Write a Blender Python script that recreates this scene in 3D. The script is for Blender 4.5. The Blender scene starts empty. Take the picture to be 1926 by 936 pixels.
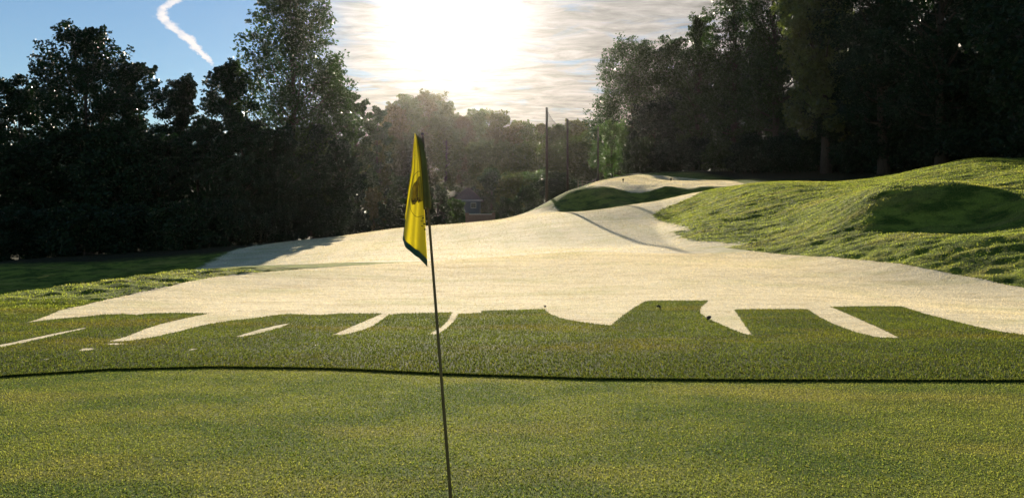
import bpy, math, random
import numpy as np
from mathutils import Vector

R = math.radians
S = bpy.context.scene
COL = S.collection
F, U0, HV, HC = 1511.0, 963.0, 425.0, 1.65      # focal length in photo pixels, optical centre, horizon row, eye height
SUN_EL, SUN_AZ = R(15.0), R(-4.3)                # azimuth measured from +Y towards +X
rng = np.random.default_rng(7)

# ------------------------------------------------------------------ helpers
def link(o, parent=None):
    COL.objects.link(o)
    if parent: o.parent = parent
    return o

def tag(o, label=None, cat=None, group=None, kind=None):
    if label: o['label'] = label
    if cat: o['category'] = cat
    if group: o['group'] = group
    if kind: o['kind'] = kind
    return o

def np_mesh(name, V, Fc, mat, parent=None, smooth=False, n=None):
    """V (k,3); Fc (m,n) int array of n-gons, or a list of tuples."""
    me = bpy.data.meshes.new(name)
    V = np.asarray(V, dtype=np.float32)
    if isinstance(Fc, np.ndarray):
        m, n = Fc.shape
        me.vertices.add(len(V)); me.vertices.foreach_set('co', V.ravel())
        me.loops.add(m * n); me.loops.foreach_set('vertex_index', Fc.astype(np.int32).ravel())
        me.polygons.add(m); me.polygons.foreach_set('loop_start', np.arange(0, m * n, n, dtype=np.int32))
        me.update(calc_edges=True)
    else:
        me.from_pydata([tuple(v) for v in V.tolist()], [], Fc); me.update()
    if smooth:
        me.polygons.foreach_set('use_smooth', np.ones(len(me.polygons), dtype=bool))
    me.materials.append(mat)
    o = bpy.data.objects.new(name, me)
    return link(o, parent)

def empty(name, loc, parent=None):
    o = bpy.data.objects.new(name, None); o.location = loc
    o.empty_display_size = .3
    return link(o, parent)

class MB:
    """collects boxes, tubes and sheets into one mesh"""
    def __init__(s): s.v = []; s.f = []
    def add(s, V, Fs):
        b = len(s.v); s.v += [tuple(map(float, p)) for p in V]; s.f += [tuple(i + b for i in q) for q in Fs]
    def box(s, x0, x1, y0, y1, z0, z1):
        s.add([(x0,y0,z0),(x1,y0,z0),(x1,y1,z0),(x0,y1,z0),(x0,y0,z1),(x1,y0,z1),(x1,y1,z1),(x0,y1,z1)],
              [(0,3,2,1),(4,5,6,7),(0,1,5,4),(1,2,6,5),(2,3,7,6),(3,0,4,7)])
    def tube(s, pts, rad, n=8, cap=True):
        P = [Vector(p) for p in pts]
        rings = []
        for i, p in enumerate(P):
            d = (P[min(i+1, len(P)-1)] - P[max(i-1, 0)])
            if d.length < 1e-9: d = Vector((0,0,1))
            d.normalize()
            a = d.cross(Vector((0.31, 0.95, 0.05))); 
            if a.length < .05: a = d.cross(Vector((1, 0, 0)))
            a.normalize(); b = d.cross(a)
            r = rad[i] if hasattr(rad, '__len__') else rad
            rings.append([p + (a*math.cos(2*math.pi*k/n) + b*math.sin(2*math.pi*k/n))*r for k in range(n)])
        V = [q for r_ in rings for q in r_]
        Fs = []
        for i in range(len(P)-1):
            for k in range(n):
                k2 = (k+1) % n
                Fs.append((i*n+k, i*n+k2, (i+1)*n+k2, (i+1)*n+k))
        if cap:
            Fs.append(tuple(range(n-1, -1, -1))); Fs.append(tuple((len(P)-1)*n+k for k in range(n)))
        s.add(V, Fs)
    def build(s, name, mat, parent=None, smooth=False, off=(0,0,0)):
        V = np.array(s.v) - np.array(off)
        return np_mesh(name, V, s.f, mat, parent, smooth)

# ------------------------------------------------------------------ materials
def new_mat(name):
    m = bpy.data.materials.new(name); m.use_nodes = True
    nt = m.node_tree; nt.nodes.clear()
    out = nt.nodes.new('ShaderNodeOutputMaterial')
    return m, nt, out

def N(nt, t, **kw):
    n = nt.nodes.new(t)
    for k, v in kw.items():
        if k in n.inputs and not hasattr(n, k): n.inputs[k].default_value = v
        else: setattr(n, k, v)
    return n

def noise(nt, vec, scale, detail=3, rough=.55, dist=0.0):
    n = nt.nodes.new('ShaderNodeTexNoise'); n.inputs['Scale'].default_value = scale
    n.inputs['Detail'].default_value = detail; n.inputs['Roughness'].default_value = rough
    n.inputs['Distortion'].default_value = dist
    if vec is not None: nt.links.new(vec, n.inputs['Vector'])
    return n.outputs['Fac']

def mapr(nt, val, a, b, c=0.0, d=1.0, smooth=False):
    n = nt.nodes.new('ShaderNodeMapRange')
    if smooth: n.interpolation_type = 'SMOOTHSTEP'
    n.inputs['From Min'].default_value = a; n.inputs['From Max'].default_value = b
    n.inputs['To Min'].default_value = c; n.inputs['To Max'].default_value = d
    nt.links.new(val, n.inputs['Value']); return n.outputs['Result']

def mixc(nt, fac, a, b, mode='MIX'):
    n = nt.nodes.new('ShaderNodeMix'); n.data_type = 'RGBA'; n.blend_type = mode
    for v, k in ((fac, 0), (a, 6), (b, 7)):
        if hasattr(v, 'links'): nt.links.new(v, n.inputs[k])
        else: n.inputs[k].default_value = v if k == 0 else (*v, 1)
    return n.outputs[2]

def math_(nt, op, a, b=0.0, c=None):
    n = nt.nodes.new('ShaderNodeMath'); n.operation = op
    for i, v in enumerate((a, b) if c is None else (a, b, c)):
        if hasattr(v, 'links'): nt.links.new(v, n.inputs[i])
        else: n.inputs[i].default_value = v
    return n.outputs[0]

def scaled(nt, vec, sc):
    n = nt.nodes.new('ShaderNodeMapping'); n.inputs['Scale'].default_value = sc
    nt.links.new(vec, n.inputs['Vector']); return n.outputs['Vector']

GREEN_A, GREEN_B, GREEN_C = (.085, .125, .022), (.165, .185, .035), (.26, .215, .05)
PALE_A, PALE_B = (.86, .77, .54), (.70, .62, .40)

def turf_colour(nt, P, kind):
    """base colour of living turf / dormant turf in world space"""
    n1 = noise(nt, scaled(nt, P, (.8, 1.2, 1)), .9, 5, .6); n2 = noise(nt, scaled(nt, P, (.55, 1.6, 1)), .45, 3); n3 = noise(nt, P, 14, 2)
    if kind == 'pale':
        c = mixc(nt, mapr(nt, noise(nt, scaled(nt, P, (.5, 2.2, 1)), 1.3, 5, .65), .42, .72), PALE_A, PALE_B)
        c = mixc(nt, mapr(nt, noise(nt, scaled(nt, P, (.8, 1.3, 1)), .30, 5, .6), .50, .68, 0, .55), c, (.46, .47, .20))
        sp = nt.nodes.new('ShaderNodeSeparateXYZ'); nt.links.new(P, sp.inputs[0])      # faint mowing passes on the far fairway
        st = math_(nt, 'SINE', math_(nt, 'ADD', math_(nt, 'MULTIPLY', sp.outputs[0], 2.1), math_(nt, 'MULTIPLY', sp.outputs[1], .16)))
        st = math_(nt, 'MULTIPLY', mapr(nt, st, -.4, .4), mapr(nt, sp.outputs[1], 38, 50, 0, .22))
        c = mixc(nt, st, c, (.50, .50, .24))
        c = mixc(nt, mapr(nt, noise(nt, scaled(nt, P, (.35, 1.0, 1)), 1.1, 6, .7), .50, .66, 0, .45), c, (.42, .33, .18))
        c = mixc(nt, mapr(nt, noise(nt, scaled(nt, P, (1, .5, 1)), 5, 4, .75), .52, .70, 0, .5), c, (.36, .30, .15))
        gr = noise(nt, scaled(nt, P, (1, .7, 1)), 30, 3, .7)
        c = mixc(nt, mapr(nt, gr, .34, .50, .6, 0), c, (.26, .20, .10))
        return c
    if kind == 'green':
        a, b, d = (.060, .112, .018), (.175, .205, .036), (.31, .255, .07)
    elif kind == 'apron':
        a, b, d = (.022, .058, .006), (.085, .125, .008), (.19, .135, .014)
    else:
        a, b, d = (.045, .095, .010), (.29, .35, .045), (.48, .41, .10)
    c = mixc(nt, mapr(nt, n1, .42, .58), a, b)
    c = mixc(nt, mapr(nt, n2, .5, .72, 0, .75), c, d)
    if kind == 'apron':     # a collar of denser, darker grass next to the putting surface
        sp = nt.nodes.new('ShaderNodeSeparateXYZ'); nt.links.new(P, sp.inputs[0])
        yy = math_(nt, 'ADD', sp.outputs[1], math_(nt, 'MULTIPLY', math_(nt, 'SUBTRACT', noise(nt, P, 1.3, 5, .65), .5), 5.0))
        c = mixc(nt, mapr(nt, yy, 9.3, 11.8, .85, 0), c, (.016, .048, .008))
        c = mixc(nt, mapr(nt, noise(nt, scaled(nt, P, (1, 2.2, 1)), .8, 4, .6), .62, .70, 0, .7), c, (.014, .045, .008))
    c = mixc(nt, mapr(nt, n3, .3, .7, 0, .35), c, a)
    gr = noise(nt, scaled(nt, P, (1, .8, 1)), 48, 2, .7)
    c = mixc(nt, mapr(nt, gr, .36, .52, .75, 0), c, tuple(k*.35 for k in a))
    c = mixc(nt, mapr(nt, gr, .56, .72, 0, .7), c, tuple(k*1.5 for k in d))
    return c

def make_ground_mat():
    m, nt, out = new_mat('turf_ground')
    geo = nt.nodes.new('ShaderNodeNewGeometry'); P = geo.outputs['Position']
    def att(n_):
        a = nt.nodes.new('ShaderNodeAttribute'); a.attribute_name = n_; return a.outputs['Fac']
    fwd = None
    edge = math_(nt, 'MULTIPLY', math_(nt, 'SUBTRACT', noise(nt, P, 9, 3), .5), .09)
    edge2 = math_(nt, 'MULTIPLY', math_(nt, 'SUBTRACT', noise(nt, P, 1.6, 4), .5), 1.8)
    sharp = mapr(nt, math_(nt, 'ADD', att('pale'), edge), -.015, .015)
    soft = mapr(nt, math_(nt, 'ADD', att('pale_soft'), edge2), -.25, .25)
    fpale = math_(nt, 'MAXIMUM', sharp, soft)
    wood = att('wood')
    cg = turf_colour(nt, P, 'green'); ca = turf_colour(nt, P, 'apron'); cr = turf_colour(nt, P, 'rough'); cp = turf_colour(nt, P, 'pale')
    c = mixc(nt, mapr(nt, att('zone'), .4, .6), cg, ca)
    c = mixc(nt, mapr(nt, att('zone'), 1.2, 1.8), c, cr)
    c = mixc(nt, wood, c, (.03, .028, .014))  # woodland floor, plus tree shade painted onto the left grass
    c = mixc(nt, fpale, c, cp)
    c = mixc(nt, mapr(nt, noise(nt, P, 60, 2), .35, .75, 0, .35), c, (.05, .05, .02))
    # relief: fine blades + tufts
    h1 = noise(nt, P, 95, 2, .7)
    h2 = noise(nt, scaled(nt, P, (1, 1.3, 1)), 17, 4, .65)
    h3 = noise(nt, scaled(nt, P, (.6, 1.2, 1)), 3.2, 4, .6)
    rough = mapr(nt, att('zone'), 1.2, 1.8)
    rough = math_(nt, 'MULTIPLY', rough, math_(nt, 'SUBTRACT', 1.0, fpale))
    amp2 = math_(nt, 'MULTIPLY_ADD', rough, .045, .009)
    amp3 = math_(nt, 'MULTIPLY_ADD', rough, .16, .012)
    hh = math_(nt, 'ADD', math_(nt, 'MULTIPLY', h1, .004), math_(nt, 'ADD', math_(nt, 'MULTIPLY', h2, amp2), math_(nt, 'MULTIPLY', h3, amp3)))
    b = N(nt, 'ShaderNodeBump'); b.inputs['Strength'].default_value = .9; b.inputs['Distance'].default_value = 1.0
    nt.links.new(hh, b.inputs['Height'])
    d = N(nt, 'ShaderNodeBsdfPrincipled'); d.inputs['Roughness'].default_value = .95
    d.inputs['Specular IOR Level'].default_value = .03
    d.inputs['Sheen Weight'].default_value = .0; d.inputs['Sheen Roughness'].default_value = .6
    d.inputs['Sheen Tint'].default_value = (.9, .85, .5, 1)
    nt.links.new(c, d.inputs['Base Color']); nt.links.new(b.outputs[0], d.inputs['Normal'])
    nt.links.new(d.outputs[0], out.inputs['Surface'])
    return m

def blade_mat(name, kind, trans=.45):
    m, nt, out = new_mat(name)
    geo = nt.nodes.new('ShaderNodeNewGeometry'); P = geo.outputs['Position']
    c = turf_colour(nt, P, kind)
    c = mixc(nt, mapr(nt, noise(nt, P, 130, 1), .35, .7, 0, .5), c, (.20, .18, .05) if kind != 'pale' else (.66, .58, .40))
    ta = nt.nodes.new('ShaderNodeAttribute'); ta.attribute_name = 'tint'
    vv = mapr(nt, math_(nt, 'POWER', ta.outputs['Fac'], 1.4), 0, 1, .5 if kind != 'pale' else .72, 1.65 if kind != 'pale' else 1.22)
    vc = nt.nodes.new('ShaderNodeCombineXYZ')
    for q in range(3): nt.links.new(vv, vc.inputs[q])
    c = mixc(nt, 1.0, c, vc.outputs[0], 'MULTIPLY')
    d = N(nt, 'ShaderNodeBsdfPrincipled'); d.inputs['Roughness'].default_value = .6
    d.inputs['Specular IOR Level'].default_value = .12
    nt.links.new(c, d.inputs['Base Color'])
    t = N(nt, 'ShaderNodeBsdfTranslucent'); 
    tc = mixc(nt, 1.0, c, (1.45, 1.5, 1.1) if kind != 'pale' else (1.25, 1.2, 1.1), 'MULTIPLY'); nt.links.new(tc, t.inputs['Color'])
    x = N(nt, 'ShaderNodeMixShader'); x.inputs[0].default_value = trans
    nt.links.new(d.outputs[0], x.inputs[1]); nt.links.new(t.outputs[0], x.inputs[2])
    nt.links.new(x.outputs[0], out.inputs['Surface'])
    return m

def leaf_mat(name, a, b, trans=.25, gloss=.35):
    m, nt, out = new_mat(name)
    geo = nt.nodes.new('ShaderNodeNewGeometry'); P = geo.outputs['Position']
    c = mixc(nt, mapr(nt, noise(nt, P, .8, 3), .35, .65), a, b)
    c = mixc(nt, mapr(nt, noise(nt, P, 7, 1), .4, .7, 0, .4), c, tuple(1.7*k for k in b))
    d = N(nt, 'ShaderNodeBsdfPrincipled'); d.inputs['Roughness'].default_value = .45
    d.inputs['Specular IOR Level'].default_value = gloss
    nt.links.new(c, d.inputs['Base Color'])
    t = N(nt, 'ShaderNodeBsdfTranslucent'); nt.links.new(mixc(nt, 1.0, c, (1.6, 1.9, .7), 'MULTIPLY'), t.inputs['Color'])
    x = N(nt, 'ShaderNodeMixShader'); x.inputs[0].default_value = trans
    nt.links.new(d.outputs[0], x.inputs[1]); nt.links.new(t.outputs[0], x.inputs[2])
    nt.links.new(x.outputs[0], out.inputs['Surface'])
    return m

def simple_mat(name, col, rough=.7, var=.25, scale=6, metal=0.0, trans=0.0, bump=0.0, stretch=(1,1,1)):
    m, nt, out = new_mat(name)
    tc = nt.nodes.new('ShaderNodeTexCoord'); P = scaled(nt, tc.outputs['Object'], stretch)
    n = noise(nt, P, scale, 4)
    c = mixc(nt, mapr(nt, n, .3, .7), tuple(k*(1-var) for k in col), tuple(min(1, k*(1+var)) for k in col))
    d = N(nt, 'ShaderNodeBsdfPrincipled'); d.inputs['Roughness'].default_value = rough
    d.inputs['Metallic'].default_value = metal
    nt.links.new(c, d.inputs['Base Color'])
    if bump:
        b = N(nt, 'ShaderNodeBump'); b.inputs['Strength'].default_value = .6; b.inputs['Distance'].default_value = bump
        nt.links.new(n, b.inputs['Height']); nt.links.new(b.outputs[0], d.inputs['Normal'])
    sh = d.outputs[0]
    if trans:
        t = N(nt, 'ShaderNodeBsdfTranslucent'); nt.links.new(c, t.inputs['Color'])
        x = N(nt, 'ShaderNodeMixShader'); x.inputs[0].default_value = trans
        nt.links.new(sh, x.inputs[1]); nt.links.new(t.outputs[0], x.inputs[2]); sh = x.outputs[0]
    nt.links.new(sh, out.inputs['Surface'])
    return m

M = dict(
    ground=make_ground_mat(),
    b_green=blade_mat('mown_blades', 'green'), b_apron=blade_mat('apron_blades', 'apron'),
    b_pale=blade_mat('dormant_blades', 'pale', .35), b_rough=blade_mat('rough_blades', 'rough', .5),
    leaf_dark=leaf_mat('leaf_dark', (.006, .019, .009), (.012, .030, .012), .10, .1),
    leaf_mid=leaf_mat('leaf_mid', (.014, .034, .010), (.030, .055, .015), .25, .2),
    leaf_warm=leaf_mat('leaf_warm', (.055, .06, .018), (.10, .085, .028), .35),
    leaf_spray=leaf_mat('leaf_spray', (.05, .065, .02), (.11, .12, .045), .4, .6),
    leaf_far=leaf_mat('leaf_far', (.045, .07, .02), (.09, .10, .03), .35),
    leaf_bright=leaf_mat('leaf_bright', (.035, .075, .02), (.07, .115, .03), .35),
    bark=simple_mat('bark', (.055, .042, .03), .9, .4, 3, bump=.03, stretch=(3,3,.5)),
    timber=simple_mat('weathered_timber', (.065, .048, .035), .85, .3, 4, stretch=(4,4,.3)),
    net=simple_mat('net_cord', (.02, .02, .022), .8, .1),
)

# ------------------------------------------------------------------ terrain height
CP = []
def P_(u, v, Y): CP.append(((u-U0)/F*Y, Y, HC - Y*(v-HV)/F))
def W_(x, y, z): CP.append((x, y, z))
for y in (-15, -2, 5, 9, 12.5):
    for x in (-45, -20, -8, 0, 8, 20, 45): W_(x, y, 0 if abs(x) < 30 else (.2 if x > 0 else -.6))
for x in (-8, -3, 3, 8): W_(x, 16.5, 0)
for q in [(0,565,18),(100,546,20.5),(200,530,23),(300,516,25.5),(430,503,29),(560,497,31),(700,491,33),(900,482,36),(1100,470,38),(1300,457,41),
          (500,540,22),(1000,528,24),(1400,505,27.5),(1500,480,33),(1650,490,28),(1800,515,24.5),(1926,540,22),
          (0,495,62),(150,495,60),(300,485,60),(450,470,62),(560,462,65),(640,445,90),(700,470,50),(700,450,70),(900,450,58),
          (760,428,85),(900,417,82),(960,410,81),(1040,398,79),(1040,430,58),(1200,410,62),(1200,441,50),
          (1060,399,76),(1120,396,76),(1200,384,76),(1290,368,76),(1380,354,76),(1100,397,80.3),(1200,384,80.3),(1290,368,81.3),(1290,400,60),
          (1200,348,88),(1180,354,86.5),(1240,352.5,86.2),(1300,351.5,86),(1360,350.5,86),(1200,345,92),(1200,341,98),(1280,341,95),(1150,344,92),(1100,352,90),(1340,361.5,81.6),(1318,364,81.6),(1318,351,84),(1250,374.5,81.4),(1340,350.5,84),(1120,353,89),(1300,348,88),(1080,361,84),(1140,354,83.5),(1250,351.5,83.5),(1380,349,83),(1130,341,98),(1260,339,104),(1380,338,104),(1150,337,115),
          (1400,337,100),(1500,337,95),(1600,338,88),(1550,345,70),
          (1400,351,62),(1450,347,59),(1550,350,55),(1330,380,61),(1400,385,52),(1350,425,46),(1300,430,47),(1500,440,38),(1450,410,46),
          (1600,352,52),(1650,352,40),(1720,346,38.5),(1800,343,38),(1926,341,39.5),(2010,341,40),(2100,345,40),
          (1640,433,34.2),(1700,437,34.0),(1780,427,33.8),(1835,402,34.8),(1885,385,34.6),(1885,358,37.6),(1700,438,32),(1570,400,39),
          (1640,372,37.5),(1720,353,37.2),(1800,350,36.8),(1858,353,36.8),
          (1926,371,34.5),(2010,376,34.5),(1926,440,28),(1850,448,27.5),(1750,462,28),(1700,452,30),
          (1850,298,57),(1926,303,57),(1780,309,57.5),(1700,329,58),(1640,343,58)]: P_(*q)
for q in [(-20,30,-1.7),(-14,34,-1.1),(-8,40,-.05),(0,42.5,.3),(7,45,.62),(-30,40,-2.3),(-20,45,-1.7),(-45,60,-2.3),(-60,30,-3),(-40,20,-2),(-25,20,-1.3),
          (-18,108,.2),(-5,100,.9),(3,97,2.2),(3.9,90,4.0),(7.6,110,6.2),(15,140,9.2),(-15,130,-1.5),(0,130,-1),(-20,170,-2),(0,170,1),
          (-40,110,-1.5),(-60,90,-2.5),(-80,130,-2),(45,70,8.0),(60,90,10.5),(40,110,9.5),(60,150,13),(30,150,10.5),
          (25,44.5,4.0),(35,66,6.5),(42,57,6.3),(45,40,5.5),(30,25,1.5),
          (0,270,17),(-100,270,15),(100,270,22),(0,220,7),(-100,200,4),(100,200,18),(0,500,24),(-300,450,22),(300,450,30),(-150,100,-2),(150,100,14),
          (150,0,3),(-150,0,-3),(0,-30,0),(0,800,24),(-500,700,24),(500,700,30)]: W_(*q)
CP = np.array(CP)
def warp(x, y):
    return np.stack([x/(y+34.0)*1.6, np.log(y+34.0)], -1)
CW = warp(CP[:,0], CP[:,1])
def kern(r2): return r2*np.log(r2+1e-9)*.5
def _fit():
    n = len(CW)
    D = ((CW[:,None]-CW[None])**2).sum(-1)
    A = np.zeros((n+3, n+3)); A[:n,:n] = kern(D) + np.eye(n)*2e-6
    A[:n,n] = 1; A[:n,n+1:] = CW; A[n:,:n] = A[:n,n:].T
    b = np.zeros(n+3); b[:n] = CP[:,2]
    return np.linalg.solve(A, b)
CO = _fit()
def height(x, y):
    x = np.asarray(x, float); y = np.asarray(y, float); sh = x.shape
    w = warp(x.ravel(), np.maximum(y.ravel(), -28)); o = np.empty(len(w)); n = len(CW)
    for i in range(0, len(w), 20000):
        q = w[i:i+20000]; D = ((q[:,None]-CW[None])**2).sum(-1)
        o[i:i+20000] = kern(D)@CO[:n] + CO[n] + q@CO[n+1:]
    o = o.reshape(sh)
    # the putting surface and its surround are flat ground
    t = np.clip((y-13)/5, 0, 1); t = t*t*(3-2*t); s = np.clip((np.abs(x)-14)/12, 0, 1); t = np.maximum(t, s)
    return o*t

# front edge of the taller apron grass (photo row along its length)
EU = np.array([-900,-300,0,200,400,620,830,1100,1400,1926,2400,3200]); EV = np.array([760,728,710,697,692,695,705,714,717,718,717,712])
ex = (EU-U0)/(EV-HV)*HC; ey = F*HC/(EV-HV)
def edge_y(x): return np.interp(x, ex, ey)
LIP = .015
YS = np.concatenate([np.linspace(3.5, 20, 400), np.geomspace(20.05, 140, 900)])
def unproject(pts, ymax=140):
    """photo pixels -> the ground point each one sees"""
    out = []
    for u, v in pts:
        ys = YS; xs = (u-U0)/F*ys; zr = HC-(v-HV)/F*ys; g = height(xs, ys); k = np.argmax(g >= zr)
        if g[k] < zr[k]: k = len(ys)-1
        if k > 0:
            a = (zr-g)[k-1]; b = (zr-g)[k]; t = a/(a-b+1e-12); y = ys[k-1]+(ys[k]-ys[k-1])*np.clip(t,0,1)
        else: y = ys[0]
        out.append(((u-U0)/F*y, y))
    return np.array(out)

apron_top = [(-300,640),(-100,622),(20,612),(40,609),(60,605),(100,600),(150,596),(190,592),(228,590),(255,592),(285,589),(330,588),(395,589),
 (340,600),(300,610),(270,620),(240,633),(203,643),(240,642),(280,636),(330,625),(380,612),(430,603),(480,598),(520,592),(540,590),(600,592),(640,589),(720,589),
 (690,602),(660,615),(627,630),(645,630),(665,626),(700,614),(732,591),(760,589),(851,587),(842,603),(830,615),(806,630),(822,629),(840,618),(853,605),(862,590),
 (905,588),(906,584),(960,583),(1022,581),(1035,590),(1055,598),(1090,605),(1148,612),(1165,598),(1190,580),(1212,567),(1224,565),(1333,565),(1318,578),(1317,588),
 (1330,598),(1365,614),(1395,627),(1414,631),(1400,610),(1381,582),(1400,581),(1518,581),(1540,595),(1570,610),(1610,625),(1650,635),(1692,636),(1650,615),(1610,597),
 (1563,577),(1600,576),(1695,576),(1740,590),(1800,605),(1870,622),(1926,630),(2050,652),(2250,676)]
near_top = [(2250,600),(2050,560),(1926,541),(1860,528),(1800,516),(1740,505),(1680,494),(1600,487),(1500,480),(1400,470),(1300,458),(1200,466),(1100,472),(1000,479),(900,485),(800,491),
 (700,497),(600,504),(500,511),(450,516),(400,521),(350,530),(300,543),(250,553),(200,563),(160,573),(115,583),(80,597),(45,608),(41,609)]
slivers = [[(-60,664),(0,650),(40,641),(100,628),(160,616),(160,618),(100,632),(40,646),(0,654),(-60,668)],
           [(442,634),(480,622),(515,613),(548,607),(530,615),(480,629),(452,634)],
           [(72,682),(84,677),(97,675),(86,681)],[(110,669),(120,665),(130,665),(122,669)],[(145,661),(158,656),(180,656),(164,661)],
           [(196,649),(214,646),(244,647),(214,649)],[(348,662),(360,657),(372,657),(356,662)],[(590,650),(600,646),(604,646),(594,651)]]
PALE_NEAR = unproject(apron_top[3:] + near_top)
PALE_POLYS = [PALE_NEAR] + [unproject(s) for s in slivers]
# far fairway and the tee top beyond it, in metres on the ground
right_edge = unproject([(1296,452),(1262,436),(1300,433),(1250,418),(1228,405),(1245,392),(1290,376)])
far_poly = np.concatenate([[(-22.5,78),(-21.5,62),(-19.5,49),(-14,40),(-10.2,33.5),(-5,31.5),(1,34),(6,36.5),(11,38.5)], right_edge, [(20,76),(13,76.5),(8,77),(5,78),(4,82),(-4,86),(-12,92),(-18,104),(-23.5,104)]])
tee_poly = np.array([(9.6,85.5),(12,84),(23,84.2),(26,90),(27,104),(18,118),(12,112),(9,98)])
SOFT_POLYS = [far_poly, tee_poly]

def inside(poly, x, y):
    c = np.zeros(x.shape, bool); n = len(poly)
    for i in range(n):
        x1, y1 = poly[i]; x2, y2 = poly[(i+1) % n]
        if y1 == y2: continue
        m = ((y1 > y) != (y2 > y)) & (x < (x2-x1)*(y-y1)/(y2-y1)+x1)
        c ^= m
    return c
def sdf(poly, x, y, far=3.0):
    o = np.full(x.shape, -far); b = poly.min(0)-far; t = poly.max(0)+far
    m = (x > b[0]) & (x < t[0]) & (y > b[1]) & (y < t[1])
    px, py = x[m], y[m]; d = np.full(px.shape, 1e9); n = len(poly)
    for i in range(n):
        a = poly[i]; e = poly[(i+1) % n]-a; L = e@e+1e-12
        s = np.clip(((px-a[0])*e[0]+(py-a[1])*e[1])/L, 0, 1)
        d = np.minimum(d, (px-a[0]-s*e[0])**2+(py-a[1]-s*e[1])**2)
    d = np.sqrt(d); d[~inside(poly, px, py)] *= -1
    o[m] = np.clip(d, -far, far); return o

def wood_shade_mask(x, y):
    """1 under the trees on both sides and beyond the fairway, and on shaded grass at left"""
    l = np.clip(((-15.5-.068*y)-x)/2.5, 0, 1)*np.clip((y-58-.0*x)/4, 0, 1)  # near end covers open grass: tree shade put into the ground colour
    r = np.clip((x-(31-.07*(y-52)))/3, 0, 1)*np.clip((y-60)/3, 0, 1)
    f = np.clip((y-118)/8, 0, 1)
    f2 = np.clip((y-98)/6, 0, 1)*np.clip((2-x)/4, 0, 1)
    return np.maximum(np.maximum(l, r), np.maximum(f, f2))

def is_rough(x, y): return (y > 18.6) | ((x < -7.5) & (y > 14.9)) | (np.abs(x) > 14)
def relief(x, y):
    """lumps and tussocks of the rough grass; none on the mown turf"""
    x = np.asarray(x, float); y = np.asarray(y, float)
    m = is_rough(x, y) & ~inside(PALE_NEAR, x, y) & ~inside(far_poly, x, y) & ~inside(tee_poly, x, y) & (y < 75) & ~((np.abs(x) < 11) & (y > 27) & (y < 41))
    rs = np.random.default_rng(5); o = np.zeros(x.shape)
    for lam, amp, n in ((3.2, .035, 10), (1.1, .028, 14), (.55, .018, 16)):
        for k in range(n):
            th = rs.normal(math.pi/2, .75); f = 2*math.pi/(lam*rs.uniform(.7, 1.4)); p = rs.uniform(0, 6.28)
            o += amp/math.sqrt(n)*1.6*np.sin(f*(x*math.cos(th)+y*math.sin(th))+p+1.3*np.sin(.21*f*x+k))
    return o*m*np.where(x > 4, .5, .6)*np.clip((y-14)/6, 0, 1)
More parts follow.
